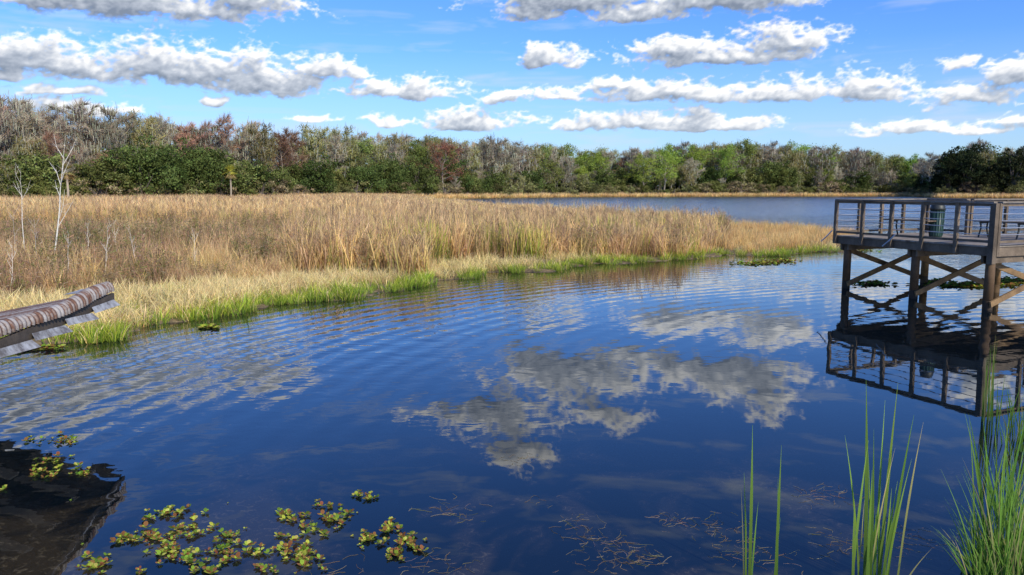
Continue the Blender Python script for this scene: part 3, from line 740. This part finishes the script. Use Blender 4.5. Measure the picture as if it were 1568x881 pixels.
p=RP(.6,GL-.2,-.3); m1.tube([(p[0],p[1],-1.1),p],[.07,.07],10,(1,1,1),True)
m1.obj("support_posts",MPILE,roof)

# ---------------- floating plants
def rosette(name,n,r,pal):
    m1=M()
    for i in range(n):
        an=i*2.4+random.uniform(-.3,.3); ln=r*random.uniform(.7,1.1); tilt=random.uniform(.15,.9); c=vary(random.choice(pal),.2)
        d=Vector((math.cos(an),math.sin(an),0)); s2=Vector((-d.y,d.x,0)); base=d*r*.12+Vector((0,0,.004))
        ce=base+d*ln*.62*math.cos(tilt)+Vector((0,0,ln*.62*math.sin(tilt)))
        ax=(d*math.cos(tilt)+Vector((0,0,math.sin(tilt)))); up=s2.cross(ax)
        k0=len(m1.V); m1.V.append(tuple(ce-up*r*.06)); m1.C.append(tuple(x*.85 for x in c))
        for j in range(8):
            t_=j/8*6.283; q_=ce+ax*math.cos(t_)*ln*.42+s2*math.sin(t_)*ln*.36+up*r*.04*math.cos(2*t_); m1.V.append(tuple(q_)); m1.C.append(c)
        for j in range(8): m1.F.append((k0,k0+1+j,k0+1+(j+1)%8))
        m1.quad(tuple(base-s2*r*.05),tuple(base+s2*r*.05),tuple(ce+s2*r*.04),tuple(ce-s2*r*.04),c)
    return m1.obj(name,MLEAF,link=False)
palf=[(.34,.42,.05),(.42,.48,.06),(.22,.33,.04),(.46,.44,.10),(.26,.13,.05),(.12,.19,.03),(.14,.22,.03)]
RO=[rosette("water_hyacinth_%02d"%i,random.choice([7,9,11]),.05,palf) for i in range(5)]
pts=[];rots=[];scls=[];ids=[]
cl=[(92,676,26,9,16),(40,673,14,3,4),(80,705,22,6,10),(72,724,30,9,16),(128,723,22,5,9),(5,751,8,4,3),(262,784,28,7,13),(190,825,18,6,8),(150,862,30,9,14),
(242,828,42,16,34),(302,815,30,14,20),(275,852,50,10,22),(345,822,24,6,8),(350,850,30,9,14),(312,877,30,5,8),(226,797,14,5,4),(440,788,20,5,8),(500,776,22,5,8),(492,802,46,14,34),(560,762,22,6,11),
(562,826,15,12,11),(600,812,24,8,12),(628,834,32,10,22),(604,850,14,9,9),(440,845,46,12,30),(470,862,24,12,14),(412,872,20,6,8),(430,822,12,3,3),(220,877,12,3,3)]
for cx,cy,rx,ry,n in cl:
    for _ in range(int(n*1.1)):
        x,y=W(cx+random.gauss(0,rx*.55),cy+random.gauss(0,ry*.7)); pts.append((x,y,.003)); rots.append((0,0,random.uniform(0,6.28))); s=random.uniform(.45,1.05); scls.append((s,s,s)); ids.append(random.randrange(5))
for _ in range(20):
    x,y=W(random.uniform(60,640),random.uniform(760,880)); s=random.uniform(.2,.4); pts.append((x,y,.002)); rots.append((0,0,random.uniform(0,6.28))); scls.append((s,s,s)); ids.append(random.randrange(5))
for cx,cy,rx,ry,n in [(1160,404,40,3,90),(1200,400,25,2,30),(1335,435,28,3,70),(1480,437,50,4,200),(1545,433,40,6,160),(1430,432,20,3,40),(1280,384,60,3,80),(1100,381,20,3,30),(320,502,18,2,16),(60,535,40,2,30)]:
    for _ in range(n):
        x,y=W(cx+random.gauss(0,rx*.5),cy+random.gauss(0,ry*.5)); s=random.uniform(1.3,2.6); pts.append((x,y,.003)); rots.append((0,0,random.uniform(0,6.28))); scls.append((s,s,s*.8)); ids.append(random.randrange(5))
instancer("floating_water_plants",RO,pts,rots,scls,ids)
SW=[]
for i in range(4):
    m1=M()
    for _ in range(26):
        an=random.uniform(0,6.28); p=Vector((random.gauss(0,.16),random.gauss(0,.12),random.uniform(-.012,.0015))); d=Vector((math.cos(an),math.sin(an),0)); q_=[p]
        for k in range(4): d=(d+Vector((random.gauss(0,.4),random.gauss(0,.4),0))).normalized(); p=p+d*random.uniform(.02,.06); p=Vector((p.x,p.y,p.z+random.uniform(-.002,.002))); q_.append(p)
        m1.tube(q_,[.0018]*5,3,vary(random.choice([(.30,.23,.13),(.22,.20,.08),(.38,.31,.2)]),.3))
    SW.append(m1.obj("pond_weed_%02d"%i,MGRASS,link=False))
pts=[];rots=[];scls=[];ids=[]
def sw(x,y,z,s):
    pts.append((x,y,z)); rots.append((0,0,random.uniform(0,6.28))); scls.append((s,s,.6)); ids.append(random.randrange(4))
for cx,cy,rx,ry,n in [(960,845,70,20,14),(1050,800,60,14,8),(1245,760,35,10,6),(1150,845,60,14,7),(1290,830,50,20,5),(900,800,50,20,4),(700,790,100,30,3),(800,700,30,6,3),(640,850,120,30,5),(1400,830,50,30,6)]:
    for _ in range(n): x,y=W(cx+random.gauss(0,rx*.6),cy+random.gauss(0,ry*.6)); sw(x,y,.0015,random.uniform(.4,1.0))
instancer("submerged_pond_weed",SW,pts,rots,scls,ids)

# ---------------- foreground cattails
def reeds(name,items,dark=1):
    m1=M()
    for (px_,py_,h_,lx,wd,tone) in items:
        x,y=W(px_,py_); c0=vary((.06,.11,.025),.2); c1=vary((.22,.38,.06) if tone==0 else (.48,.44,.18),.2)
        c0=tuple(q_*dark for q_ in c0); c1=tuple(q_*dark for q_ in c1)
        m1.blade((x,y,-.2),h_+.2,wd,0 if lx>0 else math.pi,abs(lx)*.45,abs(lx)*.5,c0,c1,10,random.uniform(-.6,.6))
    return m1.obj(name,MGRASS)
reeds("cattail_plant",[(1148,895,1.22,-.02,.022,0),(1143,890,.85,-.05,.016,0),(1150,885,.6,.04,.012,0),(1140,893,.75,-.06,.009,1)])
reeds("cattail_plant",[(1187,893,1.06,.0,.022,0),(1190,890,.80,-.03,.015,0),(1184,889,.5,.05,.010,0)])
it=[]
for i in range(15):
    it.append((1338+random.gauss(0,19),890+random.uniform(-8,10),random.uniform(.5,1.30),random.uniform(-.13,.13),random.uniform(.012,.024),0 if random.random()<.85 else 1))
it+=[(1325,890,1.55,-.05,.026,0),(1345,893,1.53,.03,.024,0),(1356,890,1.3,.09,.020,0),(1318,888,1.15,-.14,.018,0),(1338,888,1.38,.0,.022,0),(1368,900,.35,.5,.010,1)]
reeds("cattail_plant",it)
it=[]
for i in range(150):
    px_=min(1660,1535+abs(random.gauss(0,45))+random.gauss(-8,10)); it.append((px_,random.uniform(815,905),random.uniform(.2,1.05),random.uniform(-.35,.28),random.uniform(.007,.016),0 if random.random()<.82 else 1))
for i in range(300):
    px_=min(1660,1490+abs(random.gauss(0,60))); it.append((px_,random.uniform(845,905),random.uniform(.12,.55),random.uniform(-.7,.5),random.uniform(.006,.013),0 if random.random()<.8 else 1))
for i in range(16):
    it.append((random.uniform(1490,1568),random.uniform(820,890),random.uniform(.8,1.35),random.uniform(-.22,.15),.019,0))
reeds("cattail_plant",it,.72)
it=[]
for i in range(14):
    it.append((1510+random.gauss(0,8),random.uniform(640,668),random.uniform(.4,1.25),random.uniform(-.07,.07),.018,0 if random.random()<.6 else 1))
for i in range(45):
    it.append((1566+random.gauss(0,22),random.uniform(650,700),random.uniform(.25,.8),random.uniform(-.35,.25),.012,0 if random.random()<.7 else 1))
reeds("cattail_plant",it,.7)
print("done",T0,T1,T2,LEN)
